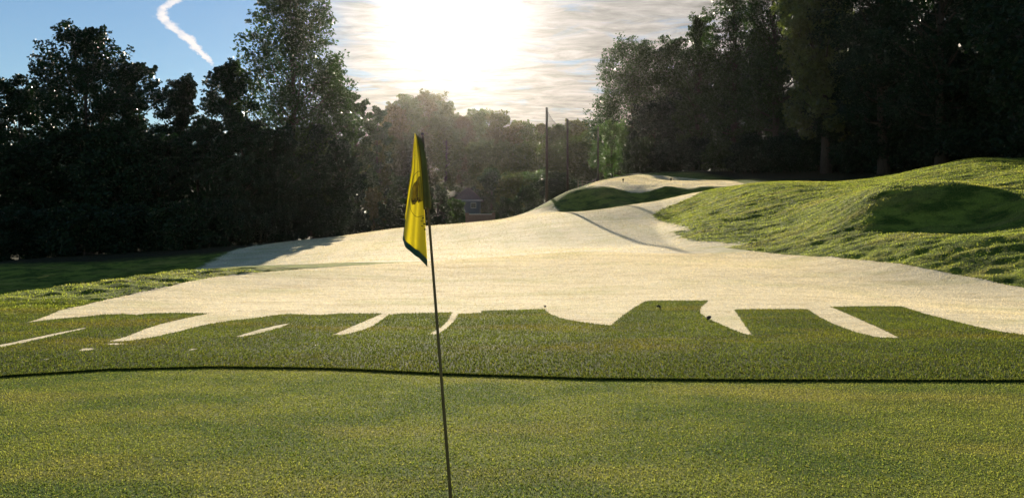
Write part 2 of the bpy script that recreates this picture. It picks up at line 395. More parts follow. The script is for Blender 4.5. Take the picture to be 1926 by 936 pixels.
# ------------------------------------------------------------------ ground meshes
def build_ground():
    a = np.concatenate([np.linspace(-2.0, -.78, 30)[:-1], np.linspace(-.78, .78, 431), np.linspace(.78, 2.0, 30)[1:]])
    rows = np.concatenate([np.linspace(-24, 3, 16), np.linspace(3.4, 8.85, 26), [8.9]])
    ke = len(rows)-1
    rows2 = np.concatenate([[8.912], 8.912+np.geomspace(.06, 1.6, 10), np.linspace(10.6, 18.5, 112), np.geomspace(18.6, 130, 430), np.geomspace(133, 800, 46)])
    rows = np.concatenate([rows, rows2])
    A, Yb = np.meshgrid(a, rows)
    # let one mesh row follow the cut edge of the putting green
    w = np.where(Yb <= 8.9, np.clip((Yb-3)/5.9, 0, 1), np.clip(1-(Yb-8.912)/3.0, 0, 1))
    off = 4.0
    X = A*(np.maximum(Yb, -20)+off+ (Yb < -20)*0); X = A*(np.abs(Yb+26)*.0 + np.maximum(Yb+off, 4.0) + np.clip(3-Yb, 0, 30)*1.0)
    Yv = Yb + (edge_y(X)-8.9)*w
    Z = height(X, Yv)
    isb = np.arange(len(rows))[:,None] > ke
    lip = np.where(isb, LIP*np.clip((14-Yv)/4, 0, 1), 0)
    Z = Z+relief(X, Yv)
    Z = Z+lip
    nr, nc = X.shape
    V = np.stack([X, Yv, Z], -1).reshape(-1, 3)
    x, y = V[:,0], V[:,1]
    pale = np.full(len(V), -3.0)
    for p in PALE_POLYS: pale = np.maximum(pale, sdf(p, x, y))
    soft = np.full(len(V), -3.0)
    for p in SOFT_POLYS: soft = np.maximum(soft, sdf(p, x, y))
    row = np.repeat(np.arange(nr), nc)
    zone = np.where(row <= ke, 0.0, 1.0)
    # rough: behind the near crest, mounds, left rim
    rim = inside(PALE_NEAR, x, y)
    beyond = (y > 18.5+np.clip(x, -20, 20)*0.0) & ~rim
    zone = np.where(row > ke, np.where(is_rough(x, y), 2.0, 1.0), zone)
    wood = wood_shade_mask(x, y)
    idx = np.arange(nr*nc).reshape(nr, nc)
    Q = np.stack([idx[:-1,:-1], idx[:-1,1:], idx[1:,1:], idx[1:,:-1]], -1).reshape(-1, 4)
    qx = x[Q].mean(1); qy = y[Q].mean(1); qr = row[Q].max(1)
    fp = pale[Q].mean(1) > 0; fs = soft[Q].mean(1) > 0; qz = zone[Q].mean(1); qw = wood[Q].mean(1)
    tee = inside(tee_poly, qx, qy)
    cls = np.full(len(Q), 4)                       # rough
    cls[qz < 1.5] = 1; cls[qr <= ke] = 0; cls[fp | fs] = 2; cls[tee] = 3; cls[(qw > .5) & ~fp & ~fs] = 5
    names = ['putting_green', 'apron', 'fairway', 'tee', 'rough', 'woodland_floor_and_shade']
    nx = np.zeros((len(V), 3))
    vn = np.cross(V[Q[:,1]]-V[Q[:,0]], V[Q[:,3]]-V[Q[:,0]])
    for k in range(4): np.add.at(nx, Q[:,k], vn)
    nx /= np.linalg.norm(nx, axis=1, keepdims=True)+1e-12
    for c, nm in enumerate(names):
        q = Q[cls == c]
        if not len(q): continue
        used, inv = np.unique(q, return_inverse=True)
        o = np_mesh(nm, V[used], inv.reshape(-1, 4), M['ground'], smooth=True)
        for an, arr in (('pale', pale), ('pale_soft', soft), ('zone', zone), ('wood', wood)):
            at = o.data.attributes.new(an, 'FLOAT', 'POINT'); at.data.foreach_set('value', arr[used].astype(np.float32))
        o.data.normals_split_custom_set_from_vertices([tuple(v) for v in nx[used].tolist()])
        tag(o, kind='structure')
build_ground()

# ------------------------------------------------------------------ grass blades (stuff)
def blades(name, x, y, h, w, mat, label, zoff=0.0, lean=.5):
    n = len(x); z = height(x, y) + relief(x, y) + np.where(y > edge_y(x), LIP*np.clip((14-y)/4, 0, 1), 0) + zoff
    az = rng.uniform(0, 2*np.pi, n); hh = h*rng.uniform(.6, 1.25, n); ww = w*rng.uniform(.7, 1.3, n)
    dx, dy = np.cos(az)*ww/2, np.sin(az)*ww/2
    la = rng.uniform(0, 2*np.pi, n); ll = hh*lean*rng.uniform(.2, 1.3, n)
    V = np.empty((n, 3, 3), np.float32)
    V[:,0] = np.stack([x-dx, y-dy, z-.002], -1); V[:,1] = np.stack([x+dx, y+dy, z-.002], -1)
    V[:,2] = np.stack([x+np.cos(la)*ll, y+np.sin(la)*ll, z+hh], -1)
    o = np_mesh(name, V.reshape(-1, 3), np.arange(3*n).reshape(n, 3), mat)
    at = o.data.attributes.new('tint', 'FLOAT', 'POINT'); at.data.foreach_set('value', np.repeat(rng.uniform(0, 1, n), 3).astype(np.float32))
    tag(o, label, 'grass', kind='stuff'); return o

def scatter(y0, y1, dens, a=.70):
    area = a*(y1*y1-y0*y0); n = int(area*dens)
    y = np.sqrt(rng.uniform(y0*y0, y1*y1, n)); x = rng.uniform(-a, a, n)*y
    return x, y
def pale_in(x, y):
    m = np.zeros(x.shape, bool)
    for p in PALE_POLYS: m |= inside(p, x, y)
    return m
x, y = scatter(4.2, 9.6, 6500); m = y < edge_y(x)-.005
blades('grass', x[m], y[m], .011, .0075, M['b_green'], 'close mown fine green grass of the putting surface')
x, y = scatter(8.3, 18, 1700); m = (y > edge_y(x)+.01) & ~pale_in(x+rng.normal(0, .008, len(x)), y+rng.normal(0, .03, len(y)))
ht = .022+.012*np.clip((10.5-y[m])/2, 0, 1)
blades('grass', x[m], y[m], ht, .012, M['b_apron'], 'thicker dark green grass of the apron behind the putting surface')
# ragged brow of the apron where it meets the putting surface
n = 26000; x = rng.uniform(-7.5, 7.5, n); y = edge_y(x)+np.abs(rng.normal(0, .03, n))-.006
blades('grass', x, y, .020, .009, M['b_apron'], 'ragged dark brow of longer grass along the rim of the putting surface')
x, y = scatter(10.8, 36, 420); m = inside(PALE_NEAR, x, y)
blades('grass', x[m], y[m], .008+.0004*y[m], .007+.0006*y[m], M['b_pale'], 'short straw coloured dormant grass of the pale fairway')
x, y = scatter(33, 118, 45); m = inside(far_poly, x, y) | inside(tee_poly, x, y)
blades('grass', x[m], y[m], .02+.0003*y[m], .02+.0006*y[m], M['b_pale'], 'short straw coloured dormant grass of the far fairway and the tee')
x, y = scatter(15.5, 76, 120); soft = inside(far_poly, x, y) | inside(PALE_NEAR, x, y)
m = ~soft & is_rough(x, y) & (((x > 4) & (y > 17)) | ((x < -3) & (y < 42))) & (wood_shade_mask(x, y) < .5) & (rng.uniform(0, 1, len(x)) < np.where(y < 30, 1, .8)) & ~((x > -10.5) & (x < 6) & (y > 26) & (y < 50))
blades('grass', x[m], y[m], .028+.0008*y[m], .010+.0005*y[m], M['b_rough'], 'longer tufted yellow green grass on the mounds and the left rim', lean=.9)

# ------------------------------------------------------------------ trees
def crown_profile(t, style):
    if style == 'tall': return (.55+.55*np.sin(np.pi*min(1, t*1.05)**.8))*(1-.45*t)
    if style == 'cone': return 1.05*(1-t)**.75+.12
    if style == 'bush': return math.sqrt(max(0, 1-(t*1.0)**2))*.95+.12
    return .45+.62*math.sin(math.pi*min(1, .12+t*.80))
def tree(name, label, cat, x, y, H, Rr, style='round', cb=.12, leafmat='leaf_dark', clumps=70, per=120, ls=.36, seed=0,
         group=None, airy=1.0, lob=1.3, trunk_r=None, lean=(0, 0), off_z=-.3, flat=.7):
    rs = np.random.default_rng(seed+101); z0 = float(height(np.array([x]), np.array([y]))[0])
    root = empty(name, (x, y, z0)); tag(root, label, cat, group)
    tb = MB(); tr = trunk_r or .017*H+.05
    def axis(t):
        return np.array([lean[0]*t*t + .012*H*math.sin(3.1*t+seed), lean[1]*t*t + .012*H*math.cos(2.3*t+seed), t*H*.93])
    ts = np.linspace(0, 1, 9)
    tb.tube([axis(t)+[0,0,off_z*(t == 0)] for t in ts], [tr*(1-.88*t)*(1.35 if t == 0 else 1) for t in ts], 7)
    cen = []; nb = clumps
    def prof(tt):
        if style == 'tall': return (.62+.5*math.sin(math.pi*min(1, tt*1.02)**.9))*(1-.5*tt)
        if style == 'bush': return math.sqrt(max(0, 1-(max(0, tt-.15)/.87)**2))
        return min(1, .62+1.1*tt)*math.sqrt(max(0, 1-(max(0, tt-.42)/.60)**2))
    # wobbling outline: a few big lobes make each crown uneven
    ph = rs.uniform(0, 6.28, 4); am = rs.uniform(.08, .2, 4)
    def env(tt, az): return Rr*prof(tt)*(1+am[0]*math.sin(az*2+ph[0]+3*tt)+am[1]*math.sin(az*3+ph[1]-5*tt)+am[2]*math.sin(11*tt+ph[2]+az))
    for i in range(nb):
        tt = ((i+.5)/nb)**.85; tt = min(.985, tt); az = i*2.39996+rs.uniform(-.4, .4)
        e = env(tt, az); inner = rs.uniform() < .30
        rr = e*(rs.uniform(.1, .55) if inner else rs.uniform(.68, .98)); zt = (cb+(1-cb)*tt)*H
        base = axis(min(.97, (cb+(1-cb)*tt)*rs.uniform(.62, .86)+.03)); c = axis(min(1, zt/H)); c[2] = zt; c = c+np.array([math.cos(az)*rr, math.sin(az)*rr, 0])
        s_ = rs.uniform(.13, .25)*lob*Rr*(.7+.5*prof(tt)); cen.append((c, s_, 1))
        if not inner:
            r0 = max(.02, tr*(1-.75*tt)*(.40 if i % 2 == 0 else .22)); md = base+(c-base)*.5+np.array([0, 0, -.06*Rr])
            tb.tube([base, md, c], [r0, r0*.6, r0*.2], 5, False)
        if not inner:       # little sprays that stick out of the lobe
            for j in range(3):
                d = np.array([math.cos(az+rs.normal(0, .7)), math.sin(az+rs.normal(0, .7)), rs.uniform(-.15, 1.1)]); d /= np.linalg.norm(d)
                q = c+d*s_*rs.uniform(.9, 1.45); cen.append((q, s_*rs.uniform(.28, .5), 0))
                if j == 0: tb.tube([c, q+d*s_*.3], [.035, .012], 4, False)
    for j in range(4):
        c = axis(1.0)+np.array([rs.normal(0, .10*Rr), rs.normal(0, .10*Rr), H*.05*rs.uniform(-1, 1)]); cen.append((c, Rr*rs.uniform(.1, .17), 1))
    Ps = []
    for c, s_, big in cen:
        n = int(per*(1.25 if big else .30)*rs.uniform(.7, 1.3)/airy*(s_/(.19*Rr))**1.5 if big else per*.17*rs.uniform(.6, 1.4))
        n = max(6, n)
        g = rs.normal(0, 1, (n, 3)); g /= np.linalg.norm(g, axis=1, keepdims=True)+1e-9
        g *= (rs.uniform(0, 1, (n, 1))**.5)*s_*1.15; g[:,2] *= flat
        Ps.append(c+g)
    Pc = np.concatenate(Ps); n = len(Pc)
    # quads turned every way, a bit drooping
    nrm = rs.normal(0, 1, (n, 3)); nrm[:,2] += .35; nrm /= np.linalg.norm(nrm, axis=1, keepdims=True)
    a = np.cross(nrm, rs.normal(0, 1, (n, 3))); a /= np.linalg.norm(a, axis=1, keepdims=True)+1e-9; b = np.cross(nrm, a)
    L = (ls*rs.uniform(.55, 1.3, n))[:,None]
    V = np.stack([Pc-a*L*.55, Pc-b*L*.33+nrm*L*.06, Pc+a*L*.55, Pc+b*L*.33+nrm*L*.06], 1).reshape(-1, 3)
    np_mesh('crown', V, np.arange(4*n).reshape(n, 4), M[leafmat], root)
    tb.build('trunk', M['bark'], root, True)
    return root

def tree_px(name, label, u, Y, vtop, hw, style='round', **kw):
    x = (u-U0)/F*Y; z0 = float(height(np.array([x]), np.array([Y]))[0])
    ztop = HC+(HV-vtop)*Y/F
    return tree(name, label, kw.pop('cat', 'tree'), x, Y, (ztop-z0)*.97, hw*Y/F, style, **kw)

LG, CG, RG, SG = 'trees of the dark wood on the left', 'hazy trees beyond the fairway', 'trees of the dark wood on the right', 'undergrowth along the left wood'
i = 0
left = [ # label, u, Y, vtop, hw, style, extra
 ('dark broad tree at the far left edge, lower than the big oak beside it', 40, 96, 142, 58, 'round', {}),
 ('big dark oak with twin knobbly tops, highest of the trees left of the contrail', 168, 92, 44, 78, 'round', dict(clumps=90, per=150)),
 ('dark tree making the right shoulder of the big twin topped oak', 252, 94, 108, 62, 'round', {}),
 ('slender dark tree with a feathery tip just left of below the contrail', 340, 100, 140, 42, 'tall', {}),
 ('dark tree whose round top stands just left of the tallest airy tree', 428, 97, 112, 46, 'round', {}),
 ('tallest airy tree of the left wood, cut by the top of the frame', 545, 100, -38, 102, 'tall', dict(clumps=140, per=125, airy=1.0, leafmat='leaf_mid', ls=.38, lob=1.15)),
 ('tree leaning on the right flank of the tallest airy tree', 628, 112, 108, 42, 'tall', dict(leafmat='leaf_mid')),
 ('smaller rounded tree stepping down at the right end of the left wood', 672, 128, 168, 30, 'round', dict(leafmat='leaf_mid', clumps=60)),
 ('last low tree at the right tip of the left wood, nearest the bright sky gap', 712, 150, 196, 24, 'round', dict(leafmat='leaf_mid', clumps=50)),
]
for lb, u, Y, vt, hw, st, ex_ in left:
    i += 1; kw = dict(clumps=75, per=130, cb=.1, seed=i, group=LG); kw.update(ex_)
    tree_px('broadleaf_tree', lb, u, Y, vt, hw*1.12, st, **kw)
# second rank that closes the wood below its skyline
for k, (u, vt) in enumerate([(-30,250),(55,262),(130,235),(215,225),(300,250),(375,238),(455,225),(520,240),(590,232),(640,260)]):
    i += 1
    tree_px('broadleaf_tree', 'dark low tree in the black front rank of the left wood, under its skyline', u, 84+4*(k % 3)+(8 if u > 580 else 0), vt, 58 if u < 580 else 36, 'round',
            clumps=62, per=130, cb=.02, seed=i, group=LG)
for k, (u, vt) in enumerate([(-20,395),(70,400),(160,390),(250,392),(340,385),(430,380),(510,372),(585,378),(630,392),(668,395)]):
    i += 1
    tree_px('shrub', 'dark shrub in the undergrowth along the foot of the left wood', u, (72 if u < 480 else 86)+3*(k % 2)+(12 if u > 640 else 0), vt, 58 if u < 560 else 30, 'bush',
            clumps=34, per=150, cb=.02, seed=i, group=SG, cat='shrub', ls=.3, flat=.8)
# centre, far
fill = [(1128,236,24),(1165,240,28),(1205,235,30),(1240,240,26)]
for k, (u, vt, hw) in enumerate(fill):
    i += 1
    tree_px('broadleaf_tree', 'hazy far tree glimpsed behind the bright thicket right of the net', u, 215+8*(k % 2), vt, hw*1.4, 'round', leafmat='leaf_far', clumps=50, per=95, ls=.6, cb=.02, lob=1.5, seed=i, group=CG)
centre = [(738,196,22),(766,176,24),(803,170,26),(838,190,20),(868,217,20),(903,205,26),(945,212,24),(985,228,20),(1018,233,18),(1050,232,18),(1080,226,20)]
clabel = ['hazy far tree first to the right of the left wood', 'hazy far tree left of the two that rise above the flag', 'tallest hazy far tree, a round crown directly above the flag',
 'hazy far tree sloping down right of the one above the flag', 'low hazy far tree in the notch under the sun', 'broad hazy far tree right of the notch under the sun',
 'hazy far tree right of the broad one beyond the fairway', 'hazy far tree left of the tallest net pole', 'hazy far tree directly behind the tallest net pole',
 'hazy far tree between the two front net poles', 'hazy far tree behind the middle of the netting']
for k, (u, vt, hw) in enumerate(centre):
    i += 1
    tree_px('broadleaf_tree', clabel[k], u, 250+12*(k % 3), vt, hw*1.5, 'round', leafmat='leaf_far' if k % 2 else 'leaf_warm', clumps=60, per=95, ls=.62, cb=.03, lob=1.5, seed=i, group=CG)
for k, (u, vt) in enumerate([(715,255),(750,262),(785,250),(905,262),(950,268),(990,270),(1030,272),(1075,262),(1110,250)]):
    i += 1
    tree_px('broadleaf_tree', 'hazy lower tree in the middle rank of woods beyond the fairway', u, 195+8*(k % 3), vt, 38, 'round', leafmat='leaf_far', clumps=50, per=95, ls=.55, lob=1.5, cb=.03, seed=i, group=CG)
for k, (u, vt, Y) in enumerate([(925,318,150),(965,330,145),(1005,322,150),(1045,325,142),(725,322,150),(765,330,146)]):
    i += 1
    tree_px('broadleaf_tree', 'small bushy tree on the slope just beyond the fairway, below the hazy woods', u, Y, vt, 36, 'round', lob=1.5, leafmat=('leaf_mid', 'leaf_far', 'leaf_bright')[k % 3], clumps=40, per=100, ls=.38, cb=.02, seed=i, group='small trees beyond the fairway')
# right
right = [
 ('tree at the left end of the right wood, branches reaching into pale sky', 1192, 190, 74, 64, 'round', dict(leafmat='leaf_mid', airy=1.0, clumps=90, per=120, ls=.52)),
 ('dark tree just right of the one reaching into pale sky', 1262, 180, 66, 48, 'round', dict(leafmat='leaf_mid', ls=.46)),
 ('pointed tree stepping up to the tall ones of the right wood', 1312, 140, 24, 38, 'tall', dict(leafmat='leaf_mid')),
 ('thin crowned tree, first in the right wood cut by the top of the frame', 1378, 126, -60, 52, 'tall', dict(leafmat='leaf_mid', airy=1.2)),
 ('tall dark tree second of those cut by the top of the frame on the right', 1455, 114, -110, 62, 'tall', dict(leafmat='leaf_mid')),
 ('tall tree with big sunlit leaf sprays at the edge of the black right wood', 1548, 100, -160, 72, 'tall', dict(leafmat='leaf_spray', per=110, ls=.5)),
 ('tall black tree third from the right edge above the bright grass bank', 1660, 90, -200, 84, 'round', {}),
 ('tall black tree second from the right edge above the bright grass bank', 1775, 80, -240, 100, 'round', {}),
 ('tall black tree at the right edge behind the crest of the bright grass bank', 1915, 72, -280, 88, 'round', {}),
]
for lb, u, Y, vt, hw, st, ex_ in right:
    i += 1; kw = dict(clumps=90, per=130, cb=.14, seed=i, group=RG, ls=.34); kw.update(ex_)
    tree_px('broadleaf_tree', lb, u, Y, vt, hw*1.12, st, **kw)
for k, (u, Y, vt, hw) in enumerate([(1230,165,190,50),(1300,160,160,52),(1370,150,120,55),(1430,140,60,60),(1500,130,40,66),(1590,118,20,75),(1690,108,0,80),(1800,98,-20,90),(1915,90,-40,100),
                                   (1600,100,150,60),(1700,92,140,66),(1815,82,110,75),(1930,76,100,75),(1990,62,-60,110)]):
    i += 1
    tree_px('broadleaf_tree', 'dark tree deep in the right wood behind the tall front trees', u, Y, vt, hw, 'round', clumps=70, per=120, cb=.04, seed=i, group=RG, ls=.36)
for k, (u, Y, vt, hw, lm) in enumerate([(1150,152,228,34,'leaf_bright'),(1205,140,262,34,'leaf_mid'),(1255,136,270,32,'leaf_dark'),(1305,130,262,36,'leaf_dark'),(1360,122,268,36,'leaf_mid'),
                                   (1415,114,258,42,'leaf_dark'),(1475,108,262,42,'leaf_dark'),(1540,104,255,50,'leaf_dark'),(1620,96,262,52,'leaf_dark'),(1700,90,250,60,'leaf_dark'),(1790,82,240,66,'leaf_dark'),(1880,74,236,70,'leaf_dark'),(1960,66,230,70,'leaf_dark')]):
    i += 1
    tree_px('shrub', 'bright green bushy thicket right of the net, catching the sun' if k == 0 else 'dark understory shrub at the foot of the right wood', u, Y, vt, hw, 'round', cat='shrub',
            clumps=42, per=110, cb=.02, seed=i, group='undergrowth along the right wood', ls=.3, leafmat=lm, flat=.85)
# bushes by the fairway end
for lb, u, Y, vt, hw, lm, st in [
  ('pale feathery shrub left of the flag at the far edge of the fairway', 703, 118, 352, 22, 'leaf_warm', 'bush'),
  ('round grey green bush beside the pale feathery shrub left of the flag', 735, 112, 372, 22, 'leaf_mid', 'bush'),
  ('upright green bush just right of the flagstick at the fairway end', 824, 114, 346, 24, 'leaf_mid', 'bush'),
  ('round bright green bush left of the low brick wall', 858, 108, 374, 20, 'leaf_bright', 'bush'),
  ('low green bush left of the grassy bank under the net', 948, 106, 372, 22, 'leaf_mid', 'bush'),
  ('bushy thicket against the bank below the nearest net pole', 992, 104, 352, 26, 'leaf_mid', 'bush'),
  ('dark bush at the foot of the middle net pole', 1042, 112, 338, 22, 'leaf_dark', 'bush'),
  ('dark low bush hidden behind the flag at the fairway end', 782, 110, 362, 26, 'leaf_dark', 'bush')]:
    i += 1
    tree_px('shrub', lb, u, Y, vt, hw, st, cat='shrub', leafmat=lm, clumps=34, per=130, cb=.02, ls=.22, seed=i, group='bushes at the far end of the fairway', flat=.9)

# ------------------------------------------------------------------ range net
def net():
    base = [(3.9, 90.0, 13.9+.9), (7.6, 110.0, 16.2), (15.0, 140.0, 18.9)]
    root = empty('net_fence', (3.9, 90, float(height(np.array([3.9]), np.array([90.]))[0])))
    o3 = np.array(root.location)
    tag(root, 'tall dark netting hung on three timber poles beyond the end of the fairway', 'net fence')
    tops, bots = [], []
    for x, y, zt in base:
        g = float(height(np.array([x]), np.array([y]))[0]); b = MB()
        b.tube([(x,y,g-.5),(x,y,zt)], [.17,.13], 10); b.build('pole', M['timber'], root, True, o3)
        c = MB(); c.tube([(x,y,zt),(x,y,zt+.06),(x,y,zt+.12)], [.15,.15,.05], 10); c.build('pole_cap', M['net'], root, False, o3)
        tops.append(np.array([x,y,zt-.15])); bots.append(np.array([x,y,g+.3]))
    for k in range(2):
        b = MB(); A, B, C, D = tops[k], tops[k+1], bots[k], bots[k+1]
        L = np.linalg.norm((B-A)[:2]); n = int(L/.26)
        def pt(s, t):      # t=0 top, 1 bottom; the head rope sags
            p = A+(B-A)*s; p = p-[0,0,1.15*4*s*(1-s)*(1 if k == 0 else .5)]; q = C+(D-C)*s; return p+(q-p)*t
        w = .023 if k == 0 else .013
        for a in range(n+1):
            s = a/n; P = [pt(s, t) for t in np.linspace(0, 1, 7)]; V = []; Fs = []
            d = (B-A)/np.linalg.norm(B-A)*w
            for p in P: V += [p-d, p+d]
            Fs = [(2*j,2*j+1,2*j+3,2*j+2) for j in range(6)]; b.add(V, Fs)
        for a in range(int(10/.26)+1):
            t = a/int(10/.26); P = [pt(s, t) for s in np.linspace(0, 1, 13)]; V = []
            for p in P: V += [p-[0,0,w], p+[0,0,w]]
            b.add(V, [(2*j,2*j+1,2*j+3,2*j+2) for j in range(12)])
        b.build('netting', M['net'], root, False, o3)
        r = MB(); r.tube([pt(s, 0) for s in np.linspace(0, 1, 13)], .03, 5); r.build('head_rope', M['net'], root, False, o3)
net()

def zg(x, y): return float(height(np.array([float(x)]), np.array([float(y)]))[0])
# low rail fence under the net
def rail_fence():
    pts = [(8.9, 108), (9.9, 113), (11.0, 118), (12.4, 124), (13.6, 131)]
    x0, y0 = pts[0]; root = empty('rail_fence', (x0, y0, zg(x0, y0))); o3 = np.array(root.location)
    tag(root, 'low weathered rail fence on the bank between the second and third net poles', 'fence')
    for x, y in pts:
        b = MB(); b.box(x-.08, x+.08, y-.08, y+.08, zg(x, y)-.2, zg(x, y)+1.0); b.build('post', M['pale_timber'], root, False, o3)
    for (xa, ya), (xb, yb) in zip(pts, pts[1:]):
        for h in (.45, .85):
            b = MB(); b.tube([(xa, ya, zg(xa, ya)+h), (xb, yb, zg(xb, yb)+h)], .05, 6); b.build('rail', M['pale_timber'], root, False, o3)
M['pale_timber'] = simple_mat('pale_timber', (.34, .28, .2), .85, .3, 5)
rail_fence()

# ------------------------------------------------------------------ small buildings and wall beyond the fairway
M['brick'] = simple_mat('brick', (.22, .13, .095), .9, .25, 8)
M['cap'] = simple_mat('stone_cap', (.55, .50, .44), .8, .1)
M['roof_rust'] = simple_mat('rusty_roof', (.15, .085, .06), .7, .3, 2, stretch=(6, 1, 1))
M['slate_wall'] = simple_mat('slate_wall', (.10, .125, .135), .8, .15)
M['white_wall'] = simple_mat('pale_wall', (.55, .53, .48), .8, .1)
M['roof_pale'] = simple_mat('pale_roof', (.42, .40, .38), .6, .15)
M['glass'] = simple_mat('dark_glass', (.02, .025, .03), .1, .1)
def low_wall():
    Y = 92.0; x0, x1 = (882-U0)/F*Y, (925-U0)/F*Y; z = HC-(420-HV)/F*Y
    root = empty('brick_wall', (x0, Y, z)); o3 = np.array(root.location)
    tag(root, 'low reddish brick wall with a pale cap just over the far edge of the fairway', 'wall')
    b = MB(); h = 1.0
    b.box(x0, x1, Y, Y+.3, zg(x0, Y)-.5 if zg(x0, Y) < z else z-.5, z+h); w = b.build('wall_body', M['brick'], root, False, o3)
    b = MB(); b.box(x0-.06, x1+.06, Y-.06, Y+.36, z+h+.003, z+h+.09); b.build('cap', M['cap'], root, False, o3)
    for xx in (x0-.2, x1+.2):
        b = MB(); b.box(xx-.2, xx+.2, Y-.08, Y+.38, z-1.5, z+h+.2); p = b.build('pier', M['brick'], root, False, o3)
low_wall()
def house(name, label, u0, u1, Y, vb, ve, vr, wall, roof, nwin):
    x0, x1 = (u0-U0)/F*Y, (u1-U0)/F*Y; z0, ze, zr = [HC-(v-HV)/F*Y for v in (vb, ve, vr)]
    root = empty(name, ((x0+x1)/2, Y, z0)); o3 = np.array(root.location); tag(root, label, 'building')
    D = 5.0; b = MB(); b.box(x0, x1, Y, Y+D, z0-4, ze); b.build('wall', M[wall], root, False, o3)
    b = MB(); e = .5; xm = D*.35
    V = [(x0-e,Y-e,ze),(x1+e,Y-e,ze),(x1+e,Y+D+e,ze),(x0-e,Y+D+e,ze),(x0+xm,Y+D/2,zr),(x1-xm,Y+D/2,zr)]
    V += [(a, b_, c-.18) for a, b_, c in V[:4]]
    b.add(V, [(0,1,5,4),(1,2,5),(2,3,4,5),(3,0,4),(6,7,1,0),(7,8,2,1),(8,9,3,2),(9,6,0,3),(9,8,7,6)])
    b.build('roof', M[roof], root, False, o3)
    b = MB(); b.box(x0-e-.03, x1+e+.03, Y-e-.05, Y-e-.01, ze-.2, ze+.05); b.build('gutter', M['cap'], root, False, o3)
    for k in range(nwin):
        cx = x0+(x1-x0)*(k+.5)/nwin; h = (ze-z0); b = MB(); b.box(cx-.45, cx+.45, Y-.04, Y-.003, z0+h*.4, z0+h*.8); wn = b.build('window', M['cap'], root, False, o3)
        g = MB(); g.box(cx-.37, cx+.37, Y-.06, Y-.043, z0+h*.45, z0+h*.75); g.build('pane', M['glass'], wn, False, o3)
house('shelter_building', 'small slate blue walled building with a rusty hip roof behind the round bush', 856, 902, 135, 402, 376, 352, 'slate_wall', 'roof_rust', 2)

